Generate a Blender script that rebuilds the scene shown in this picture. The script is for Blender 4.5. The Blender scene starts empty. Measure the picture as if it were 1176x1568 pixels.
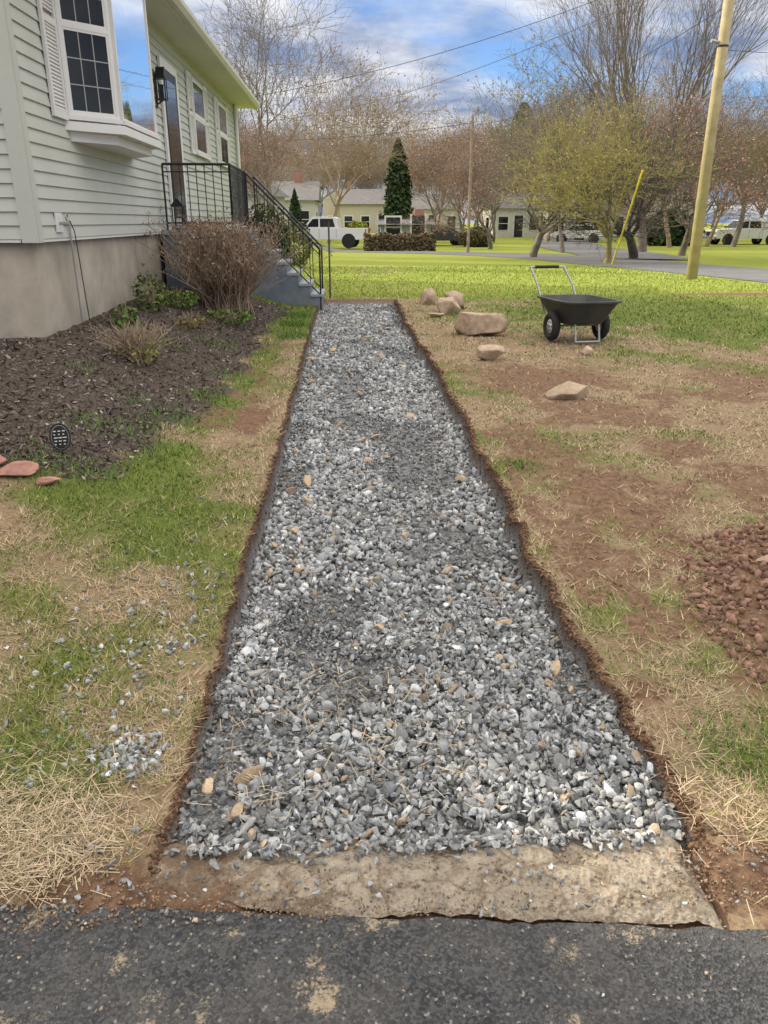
import bpy,math,random
import numpy as np
from mathutils import Vector,Matrix
R=np.random.default_rng(7);random.seed(7)
scene=bpy.context.scene
col=scene.collection
# ---------------------------------------------------------------- helpers
def link(o,parent=None):
    col.objects.link(o)
    if parent is not None:o.parent=parent
    return o
def empty(name,loc=(0,0,0),rz=0.0,s=1.0):
    o=bpy.data.objects.new(name,None);o.location=loc;o.rotation_euler=(0,0,rz);o.scale=(s,s,s);o.empty_display_size=.2
    return link(o)
def meshdata(name,V,Fc,mat,colr=None,attrs=None,smooth=False):
    me=bpy.data.meshes.new(name);V=np.asarray(V,dtype=np.float32);Fc=np.asarray(Fc,dtype=np.int32)
    me.vertices.add(len(V));me.vertices.foreach_set('co',V.ravel())
    m,k=Fc.shape;me.loops.add(m*k);me.loops.foreach_set('vertex_index',Fc.ravel())
    me.polygons.add(m);me.polygons.foreach_set('loop_start',np.arange(0,m*k,k,dtype=np.int32))
    me.update(calc_edges=True)
    if smooth: me.polygons.foreach_set('use_smooth',np.ones(m,dtype=bool))
    if colr is not None:
        a=me.attributes.new('Col','FLOAT_COLOR','POINT')
        c=np.ones((len(V),4),dtype=np.float32);c[:,:3]=colr;a.data.foreach_set('color',c.ravel())
    if attrs:
        for n,v in attrs.items():
            a=me.attributes.new(n,'FLOAT','POINT');a.data.foreach_set('value',np.asarray(v,dtype=np.float32).ravel())
    if mat: me.materials.append(mat)
    return me
def mk(name,V,Fc,mat,colr=None,attrs=None,smooth=False,parent=None,loc=None):
    o=bpy.data.objects.new(name,meshdata(name,V,Fc,mat,colr,attrs,smooth))
    if loc:o.location=loc
    return link(o,parent)
def h2(x,y,s):
    v=np.sin(x*127.1+y*311.7+s*74.7)*43758.5453
    return v-np.floor(v)
def vn(x,y,s=0):
    xi=np.floor(x);yi=np.floor(y);fx=x-xi;fy=y-yi
    fx=fx*fx*(3-2*fx);fy=fy*fy*(3-2*fy)
    a=h2(xi,yi,s);b=h2(xi+1,yi,s);c=h2(xi,yi+1,s);d=h2(xi+1,yi+1,s)
    return a*(1-fx)*(1-fy)+b*fx*(1-fy)+c*(1-fx)*fy+d*fx*fy
def fbm(x,y,s=0,o=4):
    r=0;a=.5;t=0
    for i in range(o):
        r=r+a*vn(x*2**i,y*2**i,s+i*3.1);t+=a;a*=.55
    return r/t
def ss(a,b,t):
    t=np.clip((np.asarray(t,dtype=float)-a)/(b-a),0,1);return t*t*(3-2*t)
def base(x,y):
    x=np.asarray(x,dtype=float);y=np.asarray(y,dtype=float)
    p=0.018*np.clip(np.minimum(y,15)-1.5,0,None)-.1*ss(18,30,y)-.3*ss(30,54,y)+.3*ss(65,110,y)
    return p+.5*ss(-.8,-2.7,x)*ss(2.2,6.5,y)
def gz(x,y): return float(base(x,y))
def xL(y): return -.52+.06*(fbm(y*1.7,y*0+3.3,1)-.5)+.06*(fbm(y*9,y*0+1.3,2)-.5)
def xR(y): return .90+.15*(fbm(y*1.3,y*0+7.3,3)-.5)+.10*(fbm(y*7,y*0+5.3,4)-.5)-.05*ss(8,14,y)
def depth(y): return .04+.095*ss(1.7,3.6,y)-.03*ss(8,14,y)
# ---------------------------------------------------------------- materials
def new_mat(name):
    m=bpy.data.materials.new(name);m.use_nodes=True;nt=m.node_tree
    return m,nt,nt.nodes['Principled BSDF']
def N(nt,t,**kw):
    n=nt.nodes.new(t)
    for k,v in kw.items(): setattr(n,k,v)
    return n
def mixc(nt,fac,a,b,mode='MIX'):
    n=nt.nodes.new('ShaderNodeMix');n.data_type='RGBA';n.blend_type=mode
    for i,v in ((0,fac),(6,a),(7,b)):
        if isinstance(v,bpy.types.NodeSocket):nt.links.new(v,n.inputs[i])
        else:n.inputs[i].default_value=v if i==0 else (*v,1)
    return n.outputs[2]
def mth(nt,op,a,b=0.0,c=None):
    n=nt.nodes.new('ShaderNodeMath');n.operation=op
    for i,v in enumerate((a,b,c)):
        if v is None:continue
        if isinstance(v,bpy.types.NodeSocket):nt.links.new(v,n.inputs[i])
        else:n.inputs[i].default_value=v
    return n.outputs[0]
def tco(nt): return nt.nodes.get('TCO') or N(nt,'ShaderNodeTexCoord',name='TCO')
def noise(nt,scale,detail=4,rough=.6,vec=None,w=None):
    n=nt.nodes.new('ShaderNodeTexNoise');n.inputs['Scale'].default_value=scale;n.inputs['Detail'].default_value=detail;n.inputs['Roughness'].default_value=rough
    if vec is None: vec=tco(nt).outputs['Object']
    nt.links.new(vec,n.inputs['Vector']);return n.outputs[0]
def rampf(nt,f,a,b,c=0.,d=1.):
    n=nt.nodes.new('ShaderNodeMapRange');n.inputs[1].default_value=a;n.inputs[2].default_value=b;n.inputs[3].default_value=c;n.inputs[4].default_value=d;nt.links.new(f,n.inputs[0]);return n.outputs[0]
def bump(nt,bs,h,st=.3,dist=.01):
    b=N(nt,'ShaderNodeBump');b.inputs['Strength'].default_value=st;b.inputs['Distance'].default_value=dist
    nt.links.new(h,b.inputs['Height']);nt.links.new(b.outputs[0],bs.inputs['Normal'])
def simple(name,c,rough=.6,var=.12,scale=8,metal=0,bmp=0,dirt=None):
    m,nt,bs=new_mat(name)
    f=noise(nt,scale,4)
    lo=tuple(x*(1-var) for x in c);hi=tuple(min(1,x*(1+var)) for x in c)
    o=mixc(nt,rampf(nt,f,.3,.7),lo,hi)
    if dirt: o=mixc(nt,mth(nt,'MULTIPLY',rampf(nt,noise(nt,scale*.35,5),.45,.7),.6),o,dirt)
    nt.links.new(o,bs.inputs['Base Color']);bs.inputs['Roughness'].default_value=rough;bs.inputs['Metallic'].default_value=metal
    if bmp: bump(nt,bs,noise(nt,scale*5,4),bmp,.01)
    return m
def attrmat(name,rough=.8,var=.25,scale=60,bmp=.3):
    m,nt,bs=new_mat(name);a=N(nt,'ShaderNodeAttribute',attribute_name='Col')
    if var:
        f=rampf(nt,noise(nt,scale,2),.3,.7)
        v=mth(nt,'ADD',mth(nt,'MULTIPLY',f,2*var),1-var)
        mx=nt.nodes.new('ShaderNodeVectorMath');mx.operation='SCALE'
        nt.links.new(a.outputs[0],mx.inputs[0]);nt.links.new(v,mx.inputs['Scale']);nt.links.new(mx.outputs[0],bs.inputs['Base Color'])
    else: nt.links.new(a.outputs[0],bs.inputs['Base Color'])
    bs.inputs['Roughness'].default_value=rough;bs.inputs['Specular IOR Level'].default_value=.2
    if bmp: bump(nt,bs,noise(nt,scale*1.5,2),bmp,.004)
    return m
M={}
M['stone']=attrmat('crushed_stone',.9,.2,140,.6)
M['grass']=attrmat('grass_blade',.8,0,30,0)
M['chip']=attrmat('mulch_chip',.9,0,80,0)
M['leaf']=attrmat('leaf',.7,0,20,0)
M['rock']=simple('fieldstone',(.46,.35,.25),.9,.35,9,bmp=.9,dirt=(.25,.18,.125))
M['siding']=simple('vinyl_siding',(.50,.52,.475),.55,.04,3,dirt=(.455,.47,.42))
M['trim']=simple('white_trim',(.72,.72,.71),.5,.04,3)
M['muntin']=simple('window_grid',(.34,.35,.36),.5,.04,3)
M['soffit']=simple('soffit',(.54,.53,.46),.6,.05,3)
M['shutter']=simple('shutter_white',(.70,.69,.68),.5,.05,5)
M['found']=simple('foundation_concrete',(.40,.36,.30),.9,.22,2.5,bmp=.4,dirt=(.22,.20,.17))
M['porch']=simple('painted_masonry',(.14,.17,.21),.75,.2,6,bmp=.4,dirt=(.24,.25,.26))
M['tread']=simple('stair_tread',(.30,.33,.38),.7,.15,8,bmp=.3)
M['iron']=simple('black_iron',(.015,.015,.017),.4,.2,10)
M['shingle']=simple('roof_shingles',(.12,.115,.11),.9,.3,14,bmp=.5)
M['shingle2']=simple('roof_shingles_grey',(.17,.165,.16),.9,.2,3)
M['wood']=simple('box_wood',(.30,.17,.09),.7,.3,9)
M['polewood']=simple('pole_wood',(.50,.41,.24),.85,.2,4,bmp=.5,dirt=(.36,.29,.17))
M['rubber']=simple('rubber',(.018,.018,.018),.8,.2,20)
M['tray']=simple('plastic_tray',(.032,.037,.038),.55,.2,6,dirt=(.10,.085,.065))
M['metal']=simple('grey_metal',(.35,.36,.37),.4,.1,10,metal=.6)
M['white']=simple('white_paint',(.74,.74,.73),.35,.03,3)
M['yellow']=simple('yellow_plastic',(.75,.62,.05),.5,.1,5)
M['red']=simple('red_lens',(.4,.02,.02),.3,.05,5)
M['black']=simple('black_plaque',(.02,.02,.022),.5,.2,20)
M['redstone']=simple('red_edging_stone',(.40,.20,.16),.9,.3,14,bmp=.7,dirt=(.27,.17,.13))
def glass():
    m,nt,bs=new_mat('window_glass');bs.inputs['Base Color'].default_value=(.02,.024,.028,1);bs.inputs['Roughness'].default_value=.04
    bs.inputs['Specular IOR Level'].default_value=.35
    bump(nt,bs,noise(nt,1.5,2),.05,.02);return m
M['glass']=glass()
def glass2():
    m,nt,bs=new_mat('reflective_glass');bs.inputs['Base Color'].default_value=(.85,.88,.92,1);bs.inputs['Metallic'].default_value=1;bs.inputs['Roughness'].default_value=.03
    bump(nt,bs,noise(nt,1.2,2),.08,.03);return m
M['glass2']=glass2()
def bark(name,c,c2):
    m,nt,bs=new_mat(name);f=noise(nt,3,3)
    nt.links.new(mixc(nt,rampf(nt,f,.3,.7),c,c2),bs.inputs['Base Color']);bs.inputs['Roughness'].default_value=.9
    return m
M['bark']=bark('bark_grey',(.13,.11,.095),(.25,.21,.17))
M['barktan']=bark('bark_tan',(.24,.18,.13),(.38,.30,.21))
M['barksunlit']=bark('bark_sunlit',(.24,.22,.07),(.36,.30,.12))  # yellow-green is sunlight on the trunk, put into the bark colour
M['barkdark']=bark('bark_dark',(.05,.045,.04),(.11,.10,.085))
M['drystem']=bark('dry_stems',(.20,.14,.10),(.42,.32,.23))
def ground_mat():
    m,nt,bs=new_mat('ground')
    at=lambda n:N(nt,'ShaderNodeAttribute',attribute_name=n).outputs['Fac']
    fine=noise(nt,55,6,.7);mid=noise(nt,9,5);big=noise(nt,1.1,4)
    straw=mixc(nt,rampf(nt,fine,.35,.65),(.19,.135,.085),(.40,.31,.20))
    straw=mixc(nt,mth(nt,'MULTIPLY',rampf(nt,mid,.4,.65),.65),straw,(.26,.17,.11))
    green=mixc(nt,rampf(nt,fine,.35,.65),(.065,.10,.022),(.155,.205,.045))
    green=mixc(nt,mth(nt,'MULTIPLY',rampf(nt,big,.4,.65),.5),green,(.20,.235,.06))
    sunlit=mixc(nt,rampf(nt,fine,.35,.65),(.17,.225,.03),(.34,.38,.06))  # brighter, yellower far lawn: sunlight put into the grass colour
    sunlit=mixc(nt,mth(nt,'MULTIPLY',rampf(nt,mid,.5,.68),.5),sunlit,(.31,.27,.13))
    green=mixc(nt,at('far'),green,sunlit)
    gf=rampf(nt,mth(nt,'ADD',at('green'),mth(nt,'MULTIPLY',mth(nt,'SUBTRACT',fine,.5),1.4)),.3,.7)
    o=mixc(nt,gf,straw,green)
    soil=mixc(nt,rampf(nt,noise(nt,30,6,.7),.35,.65),(.12,.07,.045),(.27,.17,.11))
    sf=rampf(nt,mth(nt,'ADD',at('soil'),mth(nt,'MULTIPLY',mth(nt,'SUBTRACT',mid,.5),.9)),.35,.65)
    o=mixc(nt,sf,o,soil)
    o=mixc(nt,mth(nt,'MULTIPLY',at('cut'),.9),o,(.065,.037,.023))
    mul=mixc(nt,rampf(nt,noise(nt,70,5,.7),.4,.65),(.04,.032,.027),(.17,.135,.115))
    o=mixc(nt,at('mulch'),o,mul)
    gr=mixc(nt,rampf(nt,noise(nt,110,5,.75),.38,.62),(.09,.09,.09),(.33,.335,.34))
    o=mixc(nt,at('gravel'),o,gr)
    nt.links.new(o,bs.inputs['Base Color']);bs.inputs['Roughness'].default_value=.95;bs.inputs['Specular IOR Level'].default_value=.15
    bump(nt,bs,mth(nt,'ADD',fine,mid),.8,.02);return m
M['ground']=ground_mat()
def asphalt():
    m,nt,bs=new_mat('asphalt')
    v=N(nt,'ShaderNodeTexVoronoi');v.inputs['Scale'].default_value=150;nt.links.new(tco(nt).outputs['Object'],v.inputs['Vector'])
    sp=N(nt,'ShaderNodeSeparateColor');nt.links.new(v.outputs['Color'],sp.inputs[0])
    o=mixc(nt,rampf(nt,sp.outputs[0],.2,1.0),(.028,.029,.032),(.095,.096,.10))
    o=mixc(nt,mth(nt,'GREATER_THAN',sp.outputs[1],.98),o,(.24,.22,.19))
    o=mixc(nt,mth(nt,'MULTIPLY',rampf(nt,noise(nt,3.2,6,.65),.42,.7),.4),o,(.15,.14,.125))
    pa=noise(nt,5.5,3,.6);gr=noise(nt,75,6,.85)
    s=mth(nt,'ADD',mth(nt,'MULTIPLY',rampf(nt,pa,.50,.70),.34),gr)
    pat=rampf(nt,s,.70,.80)
    o=mixc(nt,mth(nt,'MULTIPLY',pat,.85),o,(.42,.34,.23))
    nt.links.new(o,bs.inputs['Base Color']);bs.inputs['Roughness'].default_value=.85
    bump(nt,bs,mth(nt,'ADD',v.outputs['Distance'],noise(nt,120,4)),.9,.007);return m
M['asphalt']=asphalt()
M['road']=simple('road_asphalt',(.15,.15,.155),.9,.15,2)
def slabm():
    m,nt,bs=new_mat('old_concrete')
    o=mixc(nt,rampf(nt,noise(nt,14,6,.75),.35,.65),(.33,.27,.20),(.54,.47,.37))
    v=N(nt,'ShaderNodeTexVoronoi');v.inputs['Scale'].default_value=70;nt.links.new(tco(nt).outputs['Object'],v.inputs['Vector'])
    o=mixc(nt,mth(nt,'MULTIPLY',rampf(nt,v.outputs['Distance'],.34,.05),.75),o,(.18,.13,.09))
    wn=N(nt,'ShaderNodeTexNoise');wn.inputs['Scale'].default_value=9;wn.inputs['Detail'].default_value=5
    nt.links.new(tco(nt).outputs['Object'],wn.inputs['Vector'])
    wm=nt.nodes.new('ShaderNodeVectorMath');wm.operation='MULTIPLY_ADD';nt.links.new(wn.outputs['Color'],wm.inputs[0]);wm.inputs[1].default_value=(.12,.12,.12);nt.links.new(tco(nt).outputs['Object'],wm.inputs[2])
    v2=N(nt,'ShaderNodeTexVoronoi',feature='DISTANCE_TO_EDGE');v2.inputs['Scale'].default_value=5.5;nt.links.new(wm.outputs[0],v2.inputs['Vector'])
    o=mixc(nt,mth(nt,'MULTIPLY',rampf(nt,v2.outputs['Distance'],.05,.0),.6),o,(.15,.105,.07))
    sx=N(nt,'ShaderNodeSeparateXYZ');nt.links.new(tco(nt).outputs['Object'],sx.inputs[0])
    so=mth(nt,'ADD',noise(nt,9,7,.75),mth(nt,'MULTIPLY',rampf(nt,sx.outputs[0],-.10,-.5),.22))
    o=mixc(nt,rampf(nt,so,.54,.68),o,(.23,.16,.105))
    nt.links.new(o,bs.inputs['Base Color']);bs.inputs['Roughness'].default_value=.95
    bump(nt,bs,mth(nt,'ADD',v.outputs['Distance'],noise(nt,70,5,.7)),1.0,.018);return m
M['slab']=slabm()
# ---------------------------------------------------------------- ground
grow=lambda a,b,n:a+(b-a)*(np.linspace(0,1,n)[1:]**2.2)
xs=np.concatenate([-grow(7,260,40)[::-1],np.arange(-7,-3,.15),np.arange(-3,-.7,.035),np.arange(-.7,-.4,.012),np.arange(-.4,.75,.05),np.arange(.75,1.1,.012),np.arange(1.1,3,.035),np.arange(3,8,.12),np.arange(8,24,.5),grow(24,260,30)])
ys=np.concatenate([-grow(6,200,20)[::-1],np.arange(-6,1,.4),np.arange(1,5,.025),np.arange(5,9,.05),np.arange(9,16,.08),np.arange(16,60,.5),grow(60,500,40)])
X,Y=np.meshgrid(xs,ys)
PCX,PCY,PRX,PRY=2.55,2.70,1.05,1.15
def masks(X,Y):
    inp=ss(-.005,.008,X-xL(Y))*ss(-.005,.008,xR(Y)-X)*ss(1.60,1.66,Y+.04*(fbm(X*8,Y*8,9)-.5))*ss(14.66,14.60,Y)
    dl=xL(Y)-X;dr=X-xR(Y)
    edge=np.maximum(ss(.05,.0,np.abs(dl)),ss(.08,.0,np.abs(dr)))*ss(1.3,1.6,Y)*ss(14.8,14.6,Y)
    edge=np.maximum(edge,ss(.12,0,np.abs(Y-14.66))*ss(.1,0,dl)*ss(.1,0,dr))
    n1=fbm(X*.9,Y*.9,11);n2=fbm(X*2.7,Y*2.7,12)
    yb=np.interp(Y,[4.2,4.4,5.2,6.7,8.8,11.2,13.6],[-1.8,-1.54,-1.35,-1.17,-1.08,-1.05,-.95])
    mul=ss(-.09,.09,yb-X+.40*(n2-.5))*ss(-.1,.1,Y-4.5+.4*(n2-.5)-.12*(X+2))*ss(13.5,13.2,Y)
    soil=edge*1.0
    soil=np.maximum(soil,ss(.6,.1,np.hypot((X+.80)/.45,(Y-6.3)/1.7))*.95*ss(.25,.45,n2+.1))
    soil=np.maximum(soil,.6*ss(.35,.1,np.abs(X-yb-.15))*ss(5,6,Y)*ss(12,10,Y)*ss(.42,.58,n2))
    soil=np.maximum(soil,ss(1.2,.2,np.hypot((X-1.6)/.7,(Y-4.3)/1.0))*.74*ss(.3,.55,n2+.1))
    soil=np.maximum(soil,ss(1.0,.2,np.hypot((X-2.0)/1.4,(Y-7.5)/2.4))*.72*ss(.4,.6,n1+.05))
    soil=np.maximum(soil,.64*ss(.47,.58,fbm(X*1.6,Y*1.6,77))*(X>1)*ss(11,7,Y))
    soil=np.maximum(soil,ss(1.12,.88,np.hypot((X-PCX)/PRX,(Y-PCY)/PRY)+.35*(n2-.5)))
    soil=np.maximum(soil,ss(.25,.0,np.abs(Y-1.52))*.8*(X>-.85)*(X<1.3))
    soil=np.maximum(soil,.8*ss(1.,.2,np.hypot((X-8.)/3.0,(Y-15.4)/.6)))
    g=.22+.9*(n1-.5)+1.1*(n2-.5)
    left=X<.2
    g=g+np.where(left,.16,.0)
    g=g+.5*ss(.30,.05,np.abs(X-yb-.10))*ss(3.8,4.5,Y)*ss(14,9,Y)
    g=g+.40*ss(8.5,13,Y)*ss(1.0,3.0,X)+.5*ss(9.5,12,Y)*left*(X<-.5)+.6*ss(14,16,Y)+.30*ss(3.3,5.0,X)*ss(6,10,Y)
    g=g+.45*ss(.5,.1,np.hypot((X-1.25)/.5,(Y-1.95)/.5))+.38*ss(.9,.1,np.hypot((X+1.0)/.45,(Y-2.0)/.45))
    g=g-.6*ss(.6,.1,np.hypot((X+.9)/.45,(Y-1.55)/.25))-.30*ss(.8,.2,np.hypot((X+1.0)/.6,(Y-3.2)/.5))
    return inp,edge,mul,soil,np.clip(g,0,1),n1,n2
inp,edge,mul,soil,green,n1,n2=masks(X,Y)
def surf(X,Y,inp,soil,mul,n2):
    near=ss(16,12,Y)
    z=base(X,Y)-depth(Y)*inp
    z=z+near*.035*(n2-.5)*(1-inp)+near*.02*(fbm(X*11,Y*11,20,3)-.5)*(1-inp)
    z=z+near*.035*soil*(fbm(X*22,Y*22,21,3)-.55)*(1-inp)+near*.04*mul*(fbm(X*7,Y*7,23,3)-.5)
    z=z+.12*ss(1.1,.1,np.hypot((X-PCX)/PRX,(Y-PCY)/PRY))*(.4+1.2*fbm(X*6,Y*6,22,3))
    z=z-.03*ss(1.56,1.44,Y)
    z=z-.03*ss(1.72,1.62,Y)*(np.abs(X-.17)<.75)
    return z
Z=surf(X,Y,inp,soil,mul,n2)
cut=ss(.030,.006,np.abs(np.where(X>.2,X-xR(Y)+.002,xL(Y)-X+.002)))*ss(1.6,1.8,Y)*ss(14.7,14.5,Y)
ny,nx=X.shape
V=np.stack([X.ravel(),Y.ravel(),Z.ravel()],1)
i=np.arange((ny-1)*(nx-1));r=i//(nx-1);c=i%(nx-1);a=r*nx+c
Fc=np.stack([a,a+1,a+nx+1,a+nx],1)
mk('ground',V,Fc,M['ground'],attrs=dict(green=green,soil=np.clip(soil,0,1),mulch=mul*(1-inp),gravel=inp,cut=cut,far=ss(13,17,Y)),smooth=True)
def surfz(x,y):
    x=np.asarray(x,float);y=np.asarray(y,float)
    a=masks(x,y);return surf(x,y,a[0],a[3],a[2],a[6])
def sheet(name,ya,yb,x0,x1,nx,nyy,mat,z,parent=None):
    u=np.linspace(x0,x1,nx);V=[]
    for k in range(nyy+1):
        f=k/nyy;y=ya(u)*(1-f)+yb(u)*f
        V.append(np.stack([u,y,z(u,y)],1))
    V=np.concatenate(V);i=np.arange(nyy*(nx-1));r=i//(nx-1);c=i%(nx-1);a=r*nx+c
    return mk(name,V,np.stack([a,a+1,a+nx+1,a+nx],1),mat,smooth=True,parent=parent)
edgeY=lambda u:1.445-.09*u+.03*(fbm(u*5,u*0,31)-.5)-.02*fbm(u*23,u*0,32)
sheet('driveway',lambda u:u*0-14.,edgeY,-9,9,900,60,M['asphalt'],lambda x,y:0*x-.014+.006*(fbm(x*3,y*3,33)-.5))
def slab():
    n=260;u=np.linspace(0,1,n);x=-.56+1.46*u
    top=1.70+.03*(fbm(u*9,u*0,41)-.5);bot=edgeY(x)-.002+.05*fbm(u*13,u*0,42)+.06*ss(.2,0,u)
    rows=30;V=[]
    for k in range(rows+1):
        f=k/rows;y=bot*(1-f)+top*f
        e=ss(0,.30,f)*.75+.25*ss(0,.05,f);e=e*ss(0,.05,1-f)*ss(0,.03,np.minimum(u,1-u+.03*(fbm(y*30,y*0,45)-.5)))
        V.append(np.stack([x,y,-.034+.026*e+.012*(fbm(x*14,y*14,43)-.5)-.014*ss(.5,.65,fbm(x*5,y*8,44))*e],1))
    V=np.concatenate(V);i=np.arange(rows*(n-1));r=i//(n-1);c=i%(n-1);a=r*n+c
    mk('concrete_slab',V,np.stack([a,a+1,a+n+1,a+n],1),M['slab'],smooth=True)
slab()
rd=np.array([(13.5,0,4.6),(12.3,10,4.4),(11.7,19,4.0),(10.6,27,4.2),(9.6,33,4.4),(7.6,40,5),(3.5,47.0,5),(-8,55,5),(-60,66,5)])
def ribbon(name,pts,mat,dz=.012):
    P=np.array([[p[0],p[1],p[2]] for p in pts],float);t=np.linspace(0,len(P)-1,160)
    x=np.interp(t,range(len(P)),P[:,0]);y=np.interp(t,range(len(P)),P[:,1]);w=np.interp(t,range(len(P)),P[:,2])
    k=np.ones(9)/9
    xp=np.convolve(np.pad(x,4,'edge'),k,'valid');yp=np.convolve(np.pad(y,4,'edge'),k,'valid')
    dx=np.gradient(xp);dy=np.gradient(yp);L=np.hypot(dx,dy);nxx=-dy/L;nyy=dx/L;V=[]
    for s in np.linspace(-.5,.5,7):
        xx=xp+nxx*w*s;yy=yp+nyy*w*s;V.append(np.stack([xx,yy,base(xx,yy)+dz+.03*(1-4*s*s)],1))
    V=np.concatenate(V);n=len(x);i=np.arange(6*(n-1));r=i//(n-1);c=i%(n-1);a=r*n+c
    return mk(name,V,np.stack([a,a+n,a+n+1,a+1],1),mat,smooth=True)
ribbon('road',rd,M['road'])
ribbon('side_road',[(11.5,31,4),(14,42,4.5),(16.5,60,5),(21,80,5),(40,100,5)],M['road'],.03)
# ---------------------------------------------------------------- stones
def ico(sub):
    import bmesh
    bm=bmesh.new();bmesh.ops.create_icosphere(bm,subdivisions=sub,radius=1);bm.verts.ensure_lookup_table()
    V=np.array([v.co[:] for v in bm.verts]);Fc=np.array([[v.index for v in f.verts] for f in bm.faces]);bm.free();return V,Fc
def rockvar(sub,n,planes=7,lo=.45,hi=.8,amp=0,flat=(.4,.75)):
    V0,Fc=ico(sub);out=[]
    for _ in range(n):
        V=V0.copy()
        for _ in range(planes):
            d=R.normal(size=3);d/=np.linalg.norm(d);t=R.uniform(lo,hi)
            k=np.clip(V@d-t,0,None);V=V-k[:,None]*d
        V+=R.normal(size=V.shape)*amp
        V/=np.abs(V).max()*.85
        V*=np.array([1.15,R.uniform(.6,.95),R.uniform(*flat)])
        out.append(V)
    return np.array(out),Fc
def rotm(n,tilt=1.0):
    q=R.normal(size=(n,4));q[:,1:3]*=tilt;q/=np.linalg.norm(q,axis=1)[:,None];w,x,y,z=q.T
    return np.stack([np.stack([1-2*(y*y+z*z),2*(x*y-z*w),2*(x*z+y*w)],1),np.stack([2*(x*y+z*w),1-2*(x*x+z*z),2*(y*z-x*w)],1),np.stack([2*(x*z-y*w),2*(y*z+x*w),1-2*(x*x+y*y)],1)],1)
def scatter(name,var,P,S,C,mat,tilt=.6,parent=None):
    Vs,Fc=var;n=len(P);k=R.integers(0,len(Vs),n);V=Vs[k]
    V=np.einsum('nij,nvj->nvi',rotm(n,tilt),V)*S[:,None,None]+P[:,None,:]
    nv=V.shape[1];Fa=(Fc[None]+(np.arange(n)*nv)[:,None,None]).reshape(-1,3)
    return mk(name,V.reshape(-1,3),Fa,mat,colr=np.repeat(C,nv,axis=0),parent=parent)
def greys(n):
    v=np.clip(R.lognormal(math.log(.31),.38,n),.09,.68);t=R.normal(0,.02,n)
    C=np.stack([v*(.97+t),v,v*(1.02-t)],1)
    k=R.random(n)<.03;C[k]=np.array([.42,.33,.24])*R.uniform(.7,1.2,(k.sum(),1));return C
gp=empty('gravel_path')
v42=rockvar(2,80,10,.15,.48,.012,(.5,.95));v12=rockvar(1,60,4,.4,.75,.16)
def gravel(name,n,y0,y1,var,s0,s1,power=1.0):
    y=y0+(y1-y0)*R.random(n)**power;x=R.uniform(-.56,.98,n)
    ok=(x>xL(y)+.014)&(x<xR(y)-.014);x=x[ok];y=y[ok];n=len(x)
    fines=ss(.56,.72,fbm(x*2.2,y*1.6,51)+.22*ss(1.3,.3,np.abs(y-5.6))*ss(.6,.2,np.abs(x-.35)))
    ok=R.random(n)>fines*.35;x=x[ok];y=y[ok];n=len(x);fines=fines[ok]
    P=np.stack([x,y,base(x,y)-depth(y)+R.random(n)**1.2*.026+.035*(fbm(x*3,y*3,52)-.4)*(1-fines)],1)
    S=R.lognormal(0,.27,n)*R.uniform(s0,s1,n)*(1-.35*fines)
    scatter(name,var,P,S,greys(n)*(1-.3*fines[:,None]),M['stone'],.8,gp)
gravel('stones_front',13500,1.655,3.3,v42,.0125,.0195)
gravel('stones_middle',15000,3.3,7.5,v12,.013,.0205)
gravel('stones_back',13500,7.5,14.6,v12,.016,.024,.9)
n=320;x=R.uniform(-.46,.85,n);y=1.665-np.abs(R.normal(0,.028,n))
scatter('stones_spill',v42,np.stack([x,y,x*0+.000],1),R.uniform(.009,.017,n),greys(n),M['stone'],.5,gp)
T=[(-.45,1.92,.04),(-.33,1.95,.045),(-.29,4.9,.05),(-.27,4.55,.04),(-.4,5.6,.04),(-.44,9.3,.06),(-.4,8.0,.06),(.52,6.6,.06),(.75,4.95,.045),(.66,2.95,.038),(.78,2.55,.035),(.73,2.45,.026),(.80,2.4,.024),(.12,2.95,.026),(-.42,3.9,.04),(-.33,4.1,.035),(-.42,3.55,.036),(.84,2.15,.028),(.1,7.5,.05),(.0,8.5,.05),(.4,9.5,.06),(-.2,9.9,.06),(.25,10.8,.06),(.6,8.9,.05),(.12,5.4,.04),(.3,4.0,.03),(-.1,6.3,.045),(.5,3.6,.03),(-.35,1.80,.03),(.1,5.9,.04),(.2,6.0,.045),(.05,12.3,.06),(.5,12,.05),(-.3,11.4,.05),(-.38,4.75,.055)]
P=np.array([(a,b,gz(a,b)-float(depth(b))+.022+c*.25) for a,b,c in T])
scatter('fieldstones',rockvar(3,20,10,.36,.7,.01),P,np.array([t[2] for t in T])*.85,np.array([.50,.38,.26])*R.uniform(.7,1.15,(len(T),1)),M['stone'],.25,gp)
n=600;x=-.60-np.abs(R.normal(0,.36,n));y=R.normal(2.55,.6,n);cl=R.random(n)<.35
x=np.where(cl,-.72+R.normal(0,.06,n),x);y=np.where(cl,2.05+R.normal(0,.05,n),y);ok=(x<-.58)&(y>1.6);x=x[ok];y=y[ok]
n2_=300;x=np.r_[x,R.uniform(-.9,1.4,n2_)];y=np.r_[y,R.uniform(.8,1.62,n2_)]
n3_=260;x=np.r_[x,R.uniform(1.0,2.6,n3_)];y=np.r_[y,R.uniform(1.6,4.5,n3_)]
n6_=170;x=np.r_[x,R.uniform(-1.0,1.2,n6_)];y=np.r_[y,R.uniform(1.42,1.62,n6_)]
sz=np.r_[R.uniform(.008,.018,ok.sum()),R.uniform(.002,.006,n2_),R.uniform(.004,.012,n3_),R.uniform(.004,.011,n6_)]
z=np.maximum(surfz(x,y),-.012)+sz*.4+.003
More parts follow.
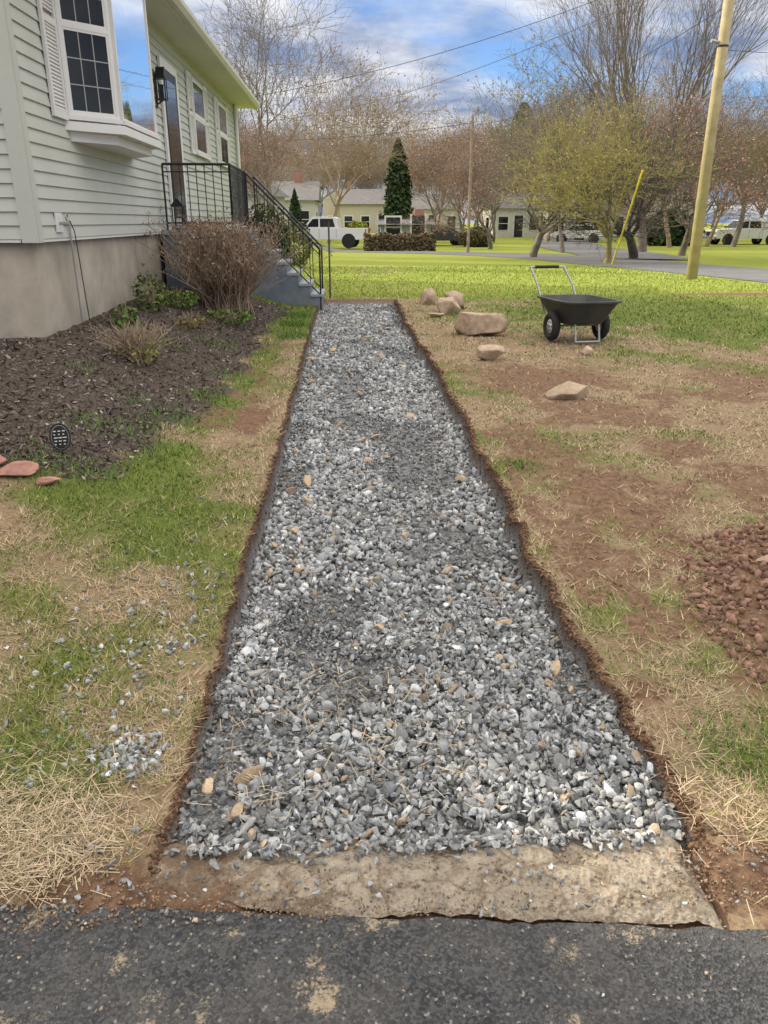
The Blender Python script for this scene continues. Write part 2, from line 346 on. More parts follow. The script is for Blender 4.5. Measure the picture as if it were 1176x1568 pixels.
C=greys(len(x));C[:ok.sum()]*=1.15;C[ok.sum()+n2_:ok.sum()+n2_+n3_]=np.array([.42,.31,.21])*R.uniform(.6,1.1,(n3_,1));C[ok.sum():ok.sum()+n2_//2]=np.array([.38,.29,.20])
scatter('stray_stones',v42,np.stack([x,y,z],1),sz,C,M['stone'],.5)
n=7500;y=1.6+13*R.random(n)**1.7;side=R.random(n)<.66
x=np.where(side,xR(y)+R.normal(.008,.022,n),xL(y)+R.normal(-.004,.015,n))
sz=R.uniform(.002,.009,n)*(1+.05*y);z=surfz(x,y)+sz*.2
C=np.array([.15,.09,.056])*R.uniform(.4,1.5,(n,1))
n4=14000;a=R.random(n4)*6.283;rr=np.sqrt(R.random(n4))*1.06;x4=PCX+rr*np.cos(a)*PRX;y4=PCY+rr*np.sin(a)*PRY
s4=.003+.026*R.random(n4)**4;z4=surfz(x4,y4)+.001+s4*.2;C4=np.array([.26,.158,.115])*R.uniform(.5,1.3,(n4,1))
n5=2500;x5=R.uniform(-1.0,1.3,n5);y5=R.uniform(1.42,1.60,n5)+.0;s5=R.uniform(.002,.006,n5);z5=np.maximum(surfz(x5,y5),-.014)+.005;keep=(np.abs(x5-.15)>.68)|(R.random(n5)<.30)|(np.abs(y5-edgeY(x5)-.02)<.03)
x5,y5,s5,z5=x5[keep],y5[keep],s5[keep],z5[keep]
scatter('soil_clods',v12,np.concatenate([np.stack([x,y,z],1),np.stack([x4,y4,z4],1),np.stack([x5,y5,z5],1)]),np.r_[sz,s4,s5],np.concatenate([C,C4,np.array([.28,.20,.14])*R.uniform(.5,1.3,(len(x5),1))]),M['stone'],1)
def chips():
    n=26000;y=4.3+9.2*R.random(n)**1.4;x=R.uniform(-5.5,-.8,n);m=masks(x,y)
    ok=(R.random(n)<m[2])&((y<7.2)|(x>-2.7));x=x[ok];y=y[ok];n=len(x)
    L=R.uniform(.008,.022,n);W=R.uniform(.004,.009,n);rot=rotm(n,.35)
    q=np.array([(-1,-1,0),(1,-1,0),(1.2,1,.15),(-.9,1,.1)],float)[None]*np.stack([L,W,L],1)[:,None,:]
    V=np.einsum('nij,nvj->nvi',rot,q);V[:,:,2]+=(surfz(x,y)+.006+R.random(n)*.01)[:,None];V[:,:,0]+=x[:,None];V[:,:,1]+=y[:,None]
    v=R.uniform(.35,1.5,n)**1.3;C=np.array([.125,.10,.085])*v[:,None];k=R.random(n)<.07;C[k]=np.array([.40,.37,.33])*R.uniform(.6,1,(k.sum(),1))
    mk('mulch_bed',V.reshape(-1,3),np.arange(4*n).reshape(n,4),M['chip'],colr=np.repeat(C,4,0))
chips()
# ---------------------------------------------------------------- grass blades
def blades():
    n=430000;y=1.45*np.exp(R.random(n)*math.log(27/1.45));x=R.uniform(-.62,.72,n)*(y+.35)
    m=masks(x,y);inp,edge,mul,soil,g,n1,n2=m
    rx=np.interp(y,rd[:,1],rd[:,0])
    dens=(1-np.clip(soil*1.3,0,1))*(1-inp)*(1-mul)*(1-.6*edge)
    dens*=((y<7.2)|(x>-2.7))&(y>edgeY(x)+.02+.03*R.random(n))&~((x>-.60)&(x<.92)&(y<1.72))&(x<rx-2.3)
    dens*=.22+.78*ss(.38,.55,fbm(x*6,y*6,61,3)+.2*g)
    ok=R.random(n)<dens;x,y,g=x[ok],y[ok],g[ok];n=len(x)
    gg=g+R.normal(0,.25,n)+.7*(fbm(x*7,y*7,62,3)-.5);isg=gg>.47
    h=np.where(isg,R.uniform(.012,.036,n),R.uniform(.008,.026,n))*(1+.03*y)
    tall=ss(.5,.1,np.hypot((x+.95)/.45,(y-1.6)/.3));h=h*(1+1.0*tall)
    lean=np.where(isg,R.uniform(.3,1.6,n),R.uniform(.8,3.4,n));a=R.random(n)*6.283
    w=(.0010+.00042*y)*R.uniform(.7,1.4,n)
    dx=np.cos(a)*lean*h;dy=np.sin(a)*lean*h;px=-np.sin(a)*w;py=np.cos(a)*w
    z=surfz(x,y)-.003
    V=np.zeros((n,3,3));V[:,0]=np.stack([x-px,y-py,z],1);V[:,1]=np.stack([x+px,y+py,z],1);V[:,2]=np.stack([x+dx,y+dy,z+h],1)
    gc=np.array([.115,.168,.038])*R.uniform(.6,1.4,(n,1))+np.array([.12,.085,.02])*R.random((n,1))
    gc=gc*(1+1.0*ss(13,18,y))[:,None]  # far green blades brightened, sunlight put into their colour
    sc=np.array([.50,.395,.25])*R.uniform(.45,1.25,(n,1))
    C=np.where(isg[:,None],gc,sc)
    mk('lawn_grass',V.reshape(-1,3),np.arange(3*n).reshape(n,3),M['grass'],colr=np.repeat(C,3,0))
    n=3800;x=R.normal(-1.0,.2,n);y=R.normal(1.70,.13,n);ok=(y>edgeY(x)+.02)&(x<-.68)
    x2=R.normal(1.02,.09,160);y2=R.normal(1.78,.12,160);x=np.r_[x[ok],x2];y=np.r_[y[ok],y2]
    x3=R.uniform(-.45,.4,220);y3=R.uniform(1.75,2.6,220);x=np.r_[x,x3];y=np.r_[y,y3];n=len(x);k3=np.arange(n)>=n-220
    a=R.random(n)*6.283;L=R.uniform(.03,.09,n);z=surfz(x,y)+R.random(n)*.02+np.where(k3,.03,0)
    w=.0010;V=np.zeros((n,4,3));cx,sx=np.cos(a),np.sin(a)
    V[:,0]=np.stack([x-sx*w,y+cx*w,z],1);V[:,1]=np.stack([x+sx*w,y-cx*w,z],1)
    V[:,2]=np.stack([x+cx*L+sx*w,y+sx*L-cx*w,z+R.uniform(-.005,.02,n)],1);V[:,3]=V[:,2]+np.stack([-2*sx*w,2*cx*w,0*a],1)
    mk('dry_straw',V.reshape(-1,3),np.arange(4*n).reshape(n,4),M['grass'],colr=np.repeat(np.array([.56,.45,.30])*R.uniform(.45,1.15,(n,1)),4,0))
blades()
# ---------------------------------------------------------------- part builder
CUBEF=[(0,1,3,2),(4,6,7,5),(0,4,5,1),(2,3,7,6),(0,2,6,4),(1,5,7,3)]
class Obj:
    def __init__(s,name,loc=(0,0,0),rz=0):
        s.e=empty(name,loc,rz);s.p={}
    def add(s,part,mat,V,Fc):
        d=s.p.setdefault(part,[M[mat],[],[]]);o=len(d[1]);d[1].extend([tuple(v) for v in V]);d[2].extend([tuple(o+i for i in f) for f in Fc])
    def box(s,part,mat,a,b,rot=None):
        V=[(x,y,z) for x in (a[0],b[0]) for y in (a[1],b[1]) for z in (a[2],b[2])]
        if rot is not None: V=[rot@Vector(v) for v in V]
        s.add(part,mat,V,CUBEF)
    def tube(s,part,mat,p0,p1,r0,r1=None,n=8):
        r1=r0 if r1 is None else r1
        p0=Vector(p0);p1=Vector(p1);d=(p1-p0).normalized();u=d.orthogonal().normalized();w=d.cross(u);V=[]
        for p,r in ((p0,r0),(p1,r1)):
            for k in range(n):
                a=2*math.pi*k/n;V.append(p+(u*math.cos(a)+w*math.sin(a))*r)
        Fc=[(k,(k+1)%n,n+(k+1)%n,n+k) for k in range(n)]+[tuple(range(n))[::-1],tuple(range(n,2*n))]
        s.add(part,mat,V,Fc)
    def prism(s,part,mat,poly,axis,a,b):
        n=len(poly);V=[]
        for t in (a,b):
            for p in poly:
                V.append({0:(t,p[0],p[1]),1:(p[0],t,p[1]),2:(p[0],p[1],t)}[axis])
        Fc=[(k,(k+1)%n,n+(k+1)%n,n+k) for k in range(n)]+[tuple(range(n))[::-1],tuple(range(n,2*n))]
        s.add(part,mat,V,Fc)
    def torus(s,part,mat,c,ax,Rr,r,n=28,m=10):
        c=Vector(c);ax=Vector(ax).normalized();u=ax.orthogonal().normalized();w=ax.cross(u);V=[];Fc=[]
        for i in range(n):
            a=2*math.pi*i/n;d=u*math.cos(a)+w*math.sin(a)
            for j in range(m):
                b=2*math.pi*j/m;V.append(c+d*(Rr+r*math.cos(b))+ax*(r*1.15*math.sin(b)))
        for i in range(n):
            for j in range(m):
                Fc.append((i*m+j,((i+1)%n)*m+j,((i+1)%n)*m+(j+1)%m,i*m+(j+1)%m))
        s.add(part,mat,V,Fc)
    def done(s,bevel=0,smooth=()):
        import bmesh
        for k,(m,V,Fc) in s.p.items():
            me=bpy.data.meshes.new(k);me.from_pydata(V,[],Fc);me.materials.append(m)
            bm=bmesh.new();bm.from_mesh(me);bmesh.ops.recalc_face_normals(bm,faces=bm.faces);bm.to_mesh(me);bm.free()
            o=bpy.data.objects.new(k,me);link(o,s.e)
            if k in smooth: me.polygons.foreach_set('use_smooth',np.ones(len(me.polygons),bool))
            if bevel and k not in smooth:
                b=o.modifiers.new('b','BEVEL');b.width=bevel;b.segments=2;b.limit_method='ANGLE'
        return s.e
# ---------------------------------------------------------------- main house
WX=-2.7;Y0=7.2;Y1=21.0;ZB=1.45;ZT=4.2;BX=-10.7
hs=Obj('ranch_house')
def laps_front(y0,y1,z0,z1,x,part='siding'):
    e=.112;z=z0
    while z<z1-.01:
        t=min(z+e,z1);V=[(x+.020,y0,z),(x+.020,y1,z),(x+.003,y1,t),(x+.003,y0,t),(x,y0,z),(x,y1,z)]
        hs.add(part,'siding',V,[(0,1,2,3),(4,5,1,0)]);z=t
laps_front(Y0,Y1,ZB,ZT,WX)
def laps_end(yf,x0f,x1f,z0,z1):
    e=.112;z=z0
    while z<z1-.01:
        t=min(z+e,z1);xa,xb=x0f(t),x1f(t)
        V=[(xa,yf-.020,z),(xb,yf-.020,z),(xb,yf-.003,t),(xa,yf-.003,t),(xa,yf,z),(xb,yf,z)]
        hs.add('siding','siding',V,[(0,1,2,3),(4,5,1,0)]);z=t
RZ=4.25;SL=(6.15-RZ)/4.0
laps_end(Y0,lambda z:BX+max(0,(z-RZ)/SL),lambda z:WX-max(0,(z-RZ)/SL),ZB,6.0)
hs.box('core','siding',(BX,Y0+.02,ZB-.01),(WX-.01,Y1-.01,ZT))
hs.box('foundation','found',(BX+.04,Y0+.05,-.6),(WX-.05,Y1-.06,ZB-.015))
hs.box('trim','siding',(WX-.10,Y0-.034,ZB-.03),(WX+.034,Y0+.002,ZT));hs.box('trim','siding',(WX+.0,Y0+.004,ZB-.03),(WX+.036,Y0+.11,ZT))
hs.box('trim','siding',(WX,Y1-.1,ZB-.03),(WX+.034,Y1+.03,ZT))
hs.box('starter_strip','trim',(WX-.02,Y0+.112,ZB-.028),(WX+.012,Y1-.11,ZB-.002));hs.box('starter_strip','trim',(BX,Y0-.012,ZB-.028),(WX-.12,Y0+.02,ZB-.002))
ex=WX+.45
for sgn in (1,-1):
    cx=(WX+BX)/2;xe=cx+sgn*(4.0+.45)
    hs.add('roof','shingle',[(xe,Y0-.35,RZ+.02),(xe,Y1+.55,RZ+.02),(cx,Y1+.55,RZ+.02+SL*4.45),(cx,Y0-.35,RZ+.02+SL*4.45),(xe,Y0-.35,RZ+.10),(xe,Y1+.55,RZ+.10),(cx,Y1+.55,RZ+.10+SL*4.45),(cx,Y0-.35,RZ+.10+SL*4.45)],[(0,1,2,3),(4,5,6,7),(0,1,5,4),(1,2,6,5),(0,3,7,4)])
    hs.box('soffit','soffit',(min(xe,cx+sgn*4.0),Y0-.35,ZT),(max(xe,cx+sgn*4.0),Y1+.55,ZT+.02))
    hs.box('fascia','soffit',(xe-.012 if sgn>0 else xe-.02,Y0-.36,ZT-.02),(xe+.02 if sgn>0 else xe+.012,Y1+.56,RZ+.085))
hs.add('gable','siding',[(WX,Y1,ZT),(BX,Y1,ZT),((WX+BX)/2,Y1,6.1),(WX,Y1-.05,ZT),(BX,Y1-.05,ZT),((WX+BX)/2,Y1-.05,6.1)],[(0,1,2),(3,4,5)])
hs.prism('gutter','soffit',[(ex+.022,ZT+.0),(ex+.10,ZT+.0),(ex+.14,ZT+.06),(ex+.14,ZT+.12),(ex+.022,ZT+.12)],1,Y0-.36,Y1+.56)
hs.tube('downspout','trim',(WX+.08,Y1-.2,ZT),(WX+.08,Y1-.2,.6),.04)
def window(mw,w,h,cols=3,rows=2,glassm='glass',fr=.07,sash=True,part='window_frames',gpart='window_glass',dp=.05,s=.035):
    T=lambda a,b,p,m:hs.box(p,m,a,b,mw)
    if glassm=='glass2': gpart='picture_window_glass'
    T((-w/2-fr,.0,-fr),(w/2+fr,dp,0),part,'trim');T((-w/2-fr,.0,h),(w/2+fr,dp,h+fr),part,'trim')
    T((-w/2-fr,.0,0),(-w/2,dp,h),part,'trim');T((w/2,.0,0),(w/2+fr,dp,h),part,'trim')
    T((-w/2-fr-.02,dp,-fr-.03),(w/2+fr+.02,dp+.025,-fr+.01),part,'trim')
    T((-w/2,.004,0),(w/2,.024,h),gpart,glassm)
    if sash:
        T((-w/2,.0245,h/2-.02),(w/2,.036,h/2+.02),part,'trim')
        for z0,z1 in ((0,h/2-.02),(h/2+.02,h)):
            T((-w/2,.0245,z0),(-w/2+s,.032,z1),part,'trim');T((w/2-s,.0245,z0),(w/2,.032,z1),part,'trim')
            T((-w/2+s,.0245,z0),(w/2-s,.032,z0+s),part,'trim');T((-w/2+s,.0245,z1-s),(w/2-s,.032,z1),part,'trim')
            for c in range(1,cols):
                x=-w/2+s+(w-2*s)*c/cols;T((x-.005,.0242,z0+s),(x+.005,.027,z1-s),'window_grids','muntin')
            for rr in range(1,rows):
                z=z0+s+(z1-z0-2*s)*rr/rows;T((-w/2+s,.0241,z-.005),(w/2-s,.0265,z+.005),'window_grids','muntin')
def frontM(y,z,x=WX+.02):
    return Matrix(((0,1,0,x),(1,0,0,y),(0,0,1,z),(0,0,0,1)))
def shutter(y0,y1,z0,z1):
    mw=frontM((y0+y1)/2,z0,WX+.021);w=y1-y0;h=z1-z0
    for a,b in (((-w/2,0,0),(-w/2+.05,.028,h)),((w/2-.05,0,0),(w/2,.028,h)),((-w/2+.05,0,0),(w/2-.05,.027,.07)),((-w/2+.05,0,h-.07),(w/2-.05,.027,h)),((-w/2+.05,0,h/2-.03),(w/2-.05,.027,h/2+.03))):
        hs.box('shutters','shutter',a,b,mw)
    z=.075
    while z<h-.08:
        if abs(z-h/2)>.05:
            V=[mw@Vector(v) for v in ((-w/2+.05,.024,z),(w/2-.05,.024,z),(w/2-.05,.006,z+.03),(-w/2+.05,.006,z+.03),(-w/2+.05,.008,z-.004),(w/2-.05,.008,z-.004))]
            hs.add('louvers','shutter',V,[(0,1,2,3),(4,5,1,0)])
        z+=.032
for yc in (15.85,18.75):
    window(frontM(yc,2.76),1.08,1.15,2,1,fr=.03,dp=.030);shutter(yc-1.0,yc-.62,2.70,3.98);shutter(yc+.62,yc+1.0,2.70,3.98)
shutter(8.0,8.38,2.50,4.1);shutter(11.25,11.63,2.50,4.1)
bz0,bz1=2.52,4.12;XO=-2.30;ya,yb_,yc_,yd=8.44,8.86,10.42,10.84
poly=[(WX,ya),(XO,yb_),(XO,yc_),(WX,yd)]
big=[(WX,ya-.08),(XO+.06,yb_-.04),(XO+.06,yc_+.04),(WX,yd+.08)]
hs.prism('bay_base','trim',big,2,bz0-.10,bz0-.02);hs.prism('bay_roof','trim',big,2,bz1+.02,ZT-.002)
hs.prism('bay_skirt','trim',[(WX,ya+.02),(XO-.05,yb_+.03),(XO-.05,yc_-.03),(WX,yd-.02)],2,bz0-.19,bz0-.102)
hs.prism('bay_body','trim',poly,2,bz0-.02,bz1+.02)
def sideM(p,q,z):
    p=Vector((p[0],p[1],0));q=Vector((q[0],q[1],0));u=(q-p).normalized();n=Vector((u.y,-u.x,0));c=(p+q)/2
    return Matrix(((u.x,n.x,0,c.x+n.x*.003),(u.y,n.y,0,c.y+n.y*.003),(0,0,1,z),(0,0,0,1))),(q-p).length
for (p,q,cols,gm) in ((poly[0],poly[1],3,'glass'),(poly[1],poly[2],1,'glass2'),(poly[2],poly[3],3,'glass')):
    mw,L=sideM(p,q,bz0+.06);window(mw,L-.10,bz1-bz0-.12,cols,3 if cols>1 else 1,gm,.035,sash=cols>1,dp=.036,s=.022)
dm=frontM(13.35,1.62)
hs.box('door_frame','trim',(-.60,0,-.12),(-.48,.034,2.2),dm);hs.box('door_frame','trim',(.48,0,-.12),(.60,.034,2.2),dm);hs.box('door_frame','trim',(-.48,0,2.08),(.48,.034,2.2),dm)
hs.box('door','iron',(-.479,.0,-.1),(.479,.028,2.079),dm);hs.box('door_glass','glass',(-.38,.0285,.15),(.38,.032,1.95),dm);hs.box('door_frame','trim',(-.60,.0,-.15),(.60,.09,-.121),dm)
LY=12.45
for a,b in ((( -2.66,LY-.07,3.47),(-2.52,LY+.07,3.50)),((-2.655,LY-.065,3.20),(-2.525,LY+.065,3.22))): hs.box('wall_lantern','iron',a,b)
hs.prism('wall_lantern','iron',[(LY-.08,3.50),(LY+.08,3.50),(LY+.02,3.62),(LY-.02,3.62)],0,-2.65,-2.53)
for dx in (-2.652,-2.536):
    for dy in (LY-.062,LY+.05): hs.box('wall_lantern','iron',(dx,dy,3.22),(dx+.012,dy+.012,3.47))
hs.box('lantern_glass','glass',(-2.62,LY-.03,3.22),(-2.56,LY+.03,3.40));hs.box('wall_lantern','iron',(-2.68,LY-.035,3.1),(-2.665,LY+.035,3.55));hs.tube('wall_lantern','iron',(-2.67,LY,3.15),(-2.59,LY,3.2),.01)
hs.tube('spigot','metal',(WX+.02,7.78,1.58),(WX+.12,7.78,1.57),.014);hs.torus('spigot','metal',(WX+.10,7.78,1.63),(1,0,0),.028,.006,14,6);hs.tube('spigot','metal',(WX+.115,7.78,1.57),(WX+.115,7.78,1.50),.012)
hs.box('spigot_plate','trim',(WX+.015,7.70,1.50),(WX+.030,7.86,1.67))
hs.tube('conduit','metal',(WX+.035,8.02,1.60),(WX+.035,8.02,.65),.009);hs.tube('cable','iron',(WX+.045,8.12,1.5),(WX+.02,8.3,.6),.005);hs.tube('cable','iron',(WX+.045,8.02,1.6),(WX+.045,8.12,1.5),.005)
hs.box('unseen_shade_wing','siding',(-16,-5,-.1),(-8.6,7.1,3.6))  # wing, roof and doors added out of view to cast shade on the foreground
hs.add('unseen_shade_roof','shingle',[(-16.4,-5.4,3.55),(-8.2,-5.4,3.55),(-8.2,7.15,3.55),(-16.4,7.15,3.55),(-12.3,-5.4,6.1),(-12.3,7.15,6.1)],[(0,3,5,4),(1,4,5,2),(0,4,1),(3,2,5),(0,1,2,3)])
for y in (-3.2,.2):
    hs.box('unseen_wing_doors','trim',(-8.61,y,0),(-8.56,y+2.6,2.2))
    for k in range(1,4): hs.box('unseen_wing_door_seams','iron',(-8.559,y,.55*k-.008),(-8.555,y+2.6,.55*k+.008))
hs.done()
pc=Obj('front_steps')
PX=-1.62;PY0,PY1=12.0,15.0;PZ=1.47
pc.box('porch_base','porch',(WX+.022,PY0,-.1),(PX,PY1,PZ-.06));pc.box('porch_floor','tread',(WX+.022,PY0-.03,PZ-.06),(PX+.03,PY1+.03,PZ))
ns=6;x=PX;SY0=13.75
for k in range(ns):
    z=PZ-(k+1)*(PZ-.24)/(ns+1);x1=PX+(k+1)*.195
    pc.box('risers','porch',(x+.001,SY0+.02,-.1),(x1,PY1-.02,z-.04));pc.box('treads','tread',(x+.001,SY0,z-.04),(x1+.025,PY1,z));x=x1
XE=x;zE=z
def rail(p,q,h=.88,sp=.115):
    p=Vector(p);q=Vector(q);n=max(1,int((Vector((q.x-p.x,q.y-p.y,0))).length/sp))
    up=Vector((0,0,h))
    pc.tube('railing','iron',p+up,q+up,.018);pc.tube('railing','iron',p+Vector((0,0,.1)),q+Vector((0,0,.1)),.012)
    pc.tube('railing','iron',p+up-Vector((0,0,.1)),q+up-Vector((0,0,.1)),.009)
    for k in range(n+1):
        b=p.lerp(q,k/n);pc.tube('railing','iron',b+Vector((0,0,0.0 if k in(0,n) else .1)),b+up,.016 if k in (0,n) else .0075,n=6)
rail((WX+.1,PY0+.05,PZ),(PX-.04,PY0+.05,PZ));rail((PX-.04,PY0+.05,PZ),(PX-.04,SY0,PZ))
rail((PX-.02,SY0+.03,PZ),(XE-.02,SY0+.03,.30),.86,.15);rail((PX-.02,PY1-.05,PZ),(XE-.02,PY1-.05,.30),.86,.15)
pc.tube('railing','iron',(XE-.02,SY0+.03,.1),(XE-.02,SY0+.03,.4),.016);pc.tube('railing','iron',(XE-.02,PY1-.05,.1),(XE-.02,PY1-.05,.4),.016)
pc.done()
pb=Obj('planter_box',(-2.1,12.35,PZ))
pb.box('crate','wood',(-.28,-.12,0),(.28,.12,.03))
for s in (-1,1):
    pb.box('crate','wood',(-.28,s*.11-.01,.031),(.28,s*.11+.01,.12));pb.box('crate','wood',(s*.27-.01,-.099,.031),(s*.27+.01,.099,.12))
pb.done()
lt=Obj('porch_lantern',(-2.48,12.3,PZ));lt.box('base','iron',(-.09,-.09,0),(.09,.09,.03));lt.box('top','iron',(-.09,-.09,.32),(.09,.09,.35))
lt.box('candle','trim',(-.03,-.03,.031),(.03,.03,.16))
for a in (-.08,.065):
    for b in (-.08,.065): lt.box('posts','iron',(a,b,.03),(a+.015,b+.015,.32))
lt.prism('top','iron',[(-.08,.35),(.08,.35),(.02,.43),(-.02,.43)],1,-.06,.06);lt.done()
po=Obj('garden_post',(-.33,14.9,gz(-.33,14.9)));po.tube('post','barkdark',(0,0,-.05),(0,0,1.35),.016);po.tube('cap','iron',(0,0,1.35),(0,0,1.38),.022);po.done()
# ---------------------------------------------------------------- wheelbarrow
wb=Obj('wheelbarrow',(2.92,9.95,gz(2.9,9.9)+.01),math.radians(10))
for sx in (-.34,.34):
    wb.torus('tires','rubber',(sx,0,.185),(1,0,0),.135,.048)
    wb.tube('hubs','trim',(sx-.03,0,.185),(sx+.03,0,.185),.088,n=20);wb.tube('axle','metal',(sx-.045,0,.185),(sx+.045,0,.185),.02)
    for k in range(6):
        a=k*math.pi/3;wb.box('hub_slots','rubber',(sx-.032,.055*math.cos(a)-.01,.185+.055*math.sin(a)-.01),(sx+.032,.055*math.cos(a)+.01,.185+.055*math.sin(a)+.01))
wb.tube('axle','metal',(-.33,0,.185),(.33,0,.185),.012)
def tub(b,t,z0,z1):
    def ring(hx,hy,cy,z,n=24):
        out=[]
        for k in range(n):
            a=2*math.pi*k/n+math.pi/n;c,s=math.cos(a),math.sin(a);e=.35
            out.append((hx*math.copysign(abs(c)**e,c),cy+hy*math.copysign(abs(s)**e,s),z))
        return out
    rings=[ring(b[0],b[1],b[2],z0),ring(t[0],t[1],t[2],z1),ring(t[0]+.03,t[1]+.03,t[2],z1),ring(t[0]+.03,t[1]+.03,t[2],z1+.02),ring(t[0]-.02,t[1]-.02,t[2],z1+.02),ring(b[0]-.02,b[1]-.02,b[2],z0+.03)]
    n=24;V=sum(rings,[]);Fc=[]
    for i in range(5):
        for k in range(n):Fc.append((i*n+k,i*n+(k+1)%n,(i+1)*n+(k+1)%n,(i+1)*n+k))
    Fc.append(tuple(range(n)));Fc.append(tuple(range(5*n,6*n)));wb.add('tray','tray',V,Fc)
tub((.24,.32,.02),(.37,.50,.02),.23,.50)
for sx in (-.16,.16):
    wb.tube('frame','metal',(sx,-.30,.215),(sx,.42,.215),.014);wb.tube('legs','metal',(sx,-.34,.02),(sx,-.28,.23),.014);wb.tube('legs','metal',(sx,.0,.19),(sx,.0,.23),.014)
wb.tube('legs','metal',(-.16,-.34,.025),(.16,-.34,.025),.014)
for sx in (-.25,.25):
    wb.tube('handle','metal',(sx-.02,.40,.30),(sx-.06,.60,.64),.014);wb.tube('handle','metal',(sx-.06,.60,.64),(sx*.95-.10,.80,.86),.014)
wb.tube('handle','metal',(-.34,.80,.86),(.14,.80,.86),.014);wb.tube('grip','rubber',(-.28,.80,.86),(.06,.80,.86),.02)
wb.done(smooth=('tires','hubs'))
# ---------------------------------------------------------------- rocks on lawn
V3,F3=ico(4)
def boulder(name,x,y,s,sc=(1,.8,.55),dz=.3,seed=0,mat='rock',rz=0):
    rr=np.random.default_rng(seed);V=V3.copy()
    for _ in range(13):
        d=rr.normal(size=3);d/=np.linalg.norm(d);k=np.clip(V@d-rr.uniform(.42,.72),0,None);V=V-k[:,None]*d
    V=V*1.25*(1+.16*(fbm(V[:,0]*4+seed,V[:,1]*4+V[:,2]*3,seed,4)-.5))[:,None]*np.array(sc)*s
    o=mk(name,V,F3,M[mat],loc=(x,y,float(surfz(x,y))+s*sc[2]*dz));o.rotation_euler=(0,0,rz);return o
boulder('fieldstone',1.70,10.5,.37,(1,.7,.60),.55,1,rz=.2)
boulder('fieldstone',1.42,13.9,.19,(.8,.7,1.1),.5,2);boulder('fieldstone',1.80,13.4,.25,(1,.7,.85),.5,3,rz=1);boulder('fieldstone',1.57,12.6,.24,(.9,.9,.9),.5,4)
boulder('fieldstone',1.56,8.7,.20,(1,.6,.5),.6,5,rz=.3);boulder('fieldstone',2.0,6.85,.185,(1,.7,.62),.5,6,rz=-.2)
boulder('fieldstone',2.75,8.9,.09,(.7,.7,.9),.4,7);boulder('fieldstone',1.35,12.2,.12,(1,.7,.5),.4,8)
boulder('fieldstone',1.9,11.9,.15,(1,.7,.5),.4,10);boulder('fieldstone',2.0,3.3,.05,(1,.7,.7),.4,11)
for k,(x,y,s) in enumerate([(-1.76,4.30,.08),(-1.95,4.36,.13),(-2.22,4.42,.17)]):
    boulder('edging_stone',x,y,s,(1,.7,.36),.5,20+k,'redstone',rz=.1*k)
pq=Obj('garden_plaque',(-1.80,4.72,gz(-1.8,4.72)+.0),math.radians(18))
ang=[2*math.pi*k/28 for k in range(28)]
pq.prism('plaque','black',[(.062*math.cos(a),.115+.088*math.sin(a)) for a in ang],1,0,.012)
pq.prism('rim','muntin',[(.052*math.cos(a),.115+.077*math.sin(a)) for a in ang],1,-.0015,.006);pq.prism('plaque_face','black',[(.049*math.cos(a),.115+.074*math.sin(a)) for a in ang],1,-.003,.004)
for j in range(5):
    for k in range(3):
        w=.010+.006*((j*7+k*3)%3);pq.box('lettering','trim',(-.036+.026*k,-.0045,.068+.021*j),(-.036+.026*k+w,-.0031,.074+.021*j))
pq.tube('stake','iron',(0,.006,-.1),(0,.006,.04),.006);pq.done()
# ---------------------------------------------------------------- trees / plants
def tubes(name,S,mat,nseg):
    S=np.array(S);p0,p1,r0,r1=S[:,0:3],S[:,3:6],S[:,6],S[:,7];d=p1-p0;d/=np.linalg.norm(d,axis=1)[:,None]+1e-9
    h=np.where(np.abs(d[:,2:3])<.9,np.array([[0,0,1.]]),np.array([[1.,0,0]]));u=np.cross(d,h);u/=np.linalg.norm(u,axis=1)[:,None];w=np.cross(d,u)
    n=len(S);V=np.zeros((n,2,nseg,3))
    for k in range(nseg):
        a=2*math.pi*k/nseg;v=u*math.cos(a)+w*math.sin(a);V[:,0,k]=p0+v*r0[:,None];V[:,1,k]=p1+v*r1[:,None]
    k=np.arange(nseg);f=np.stack([k,(k+1)%nseg,nseg+(k+1)%nseg,nseg+k],1);Fa=(f[None]+(np.arange(n)*2*nseg)[:,None,None]).reshape(-1,4)
    return meshdata(name,V.reshape(-1,3),Fa,mat,smooth=True)
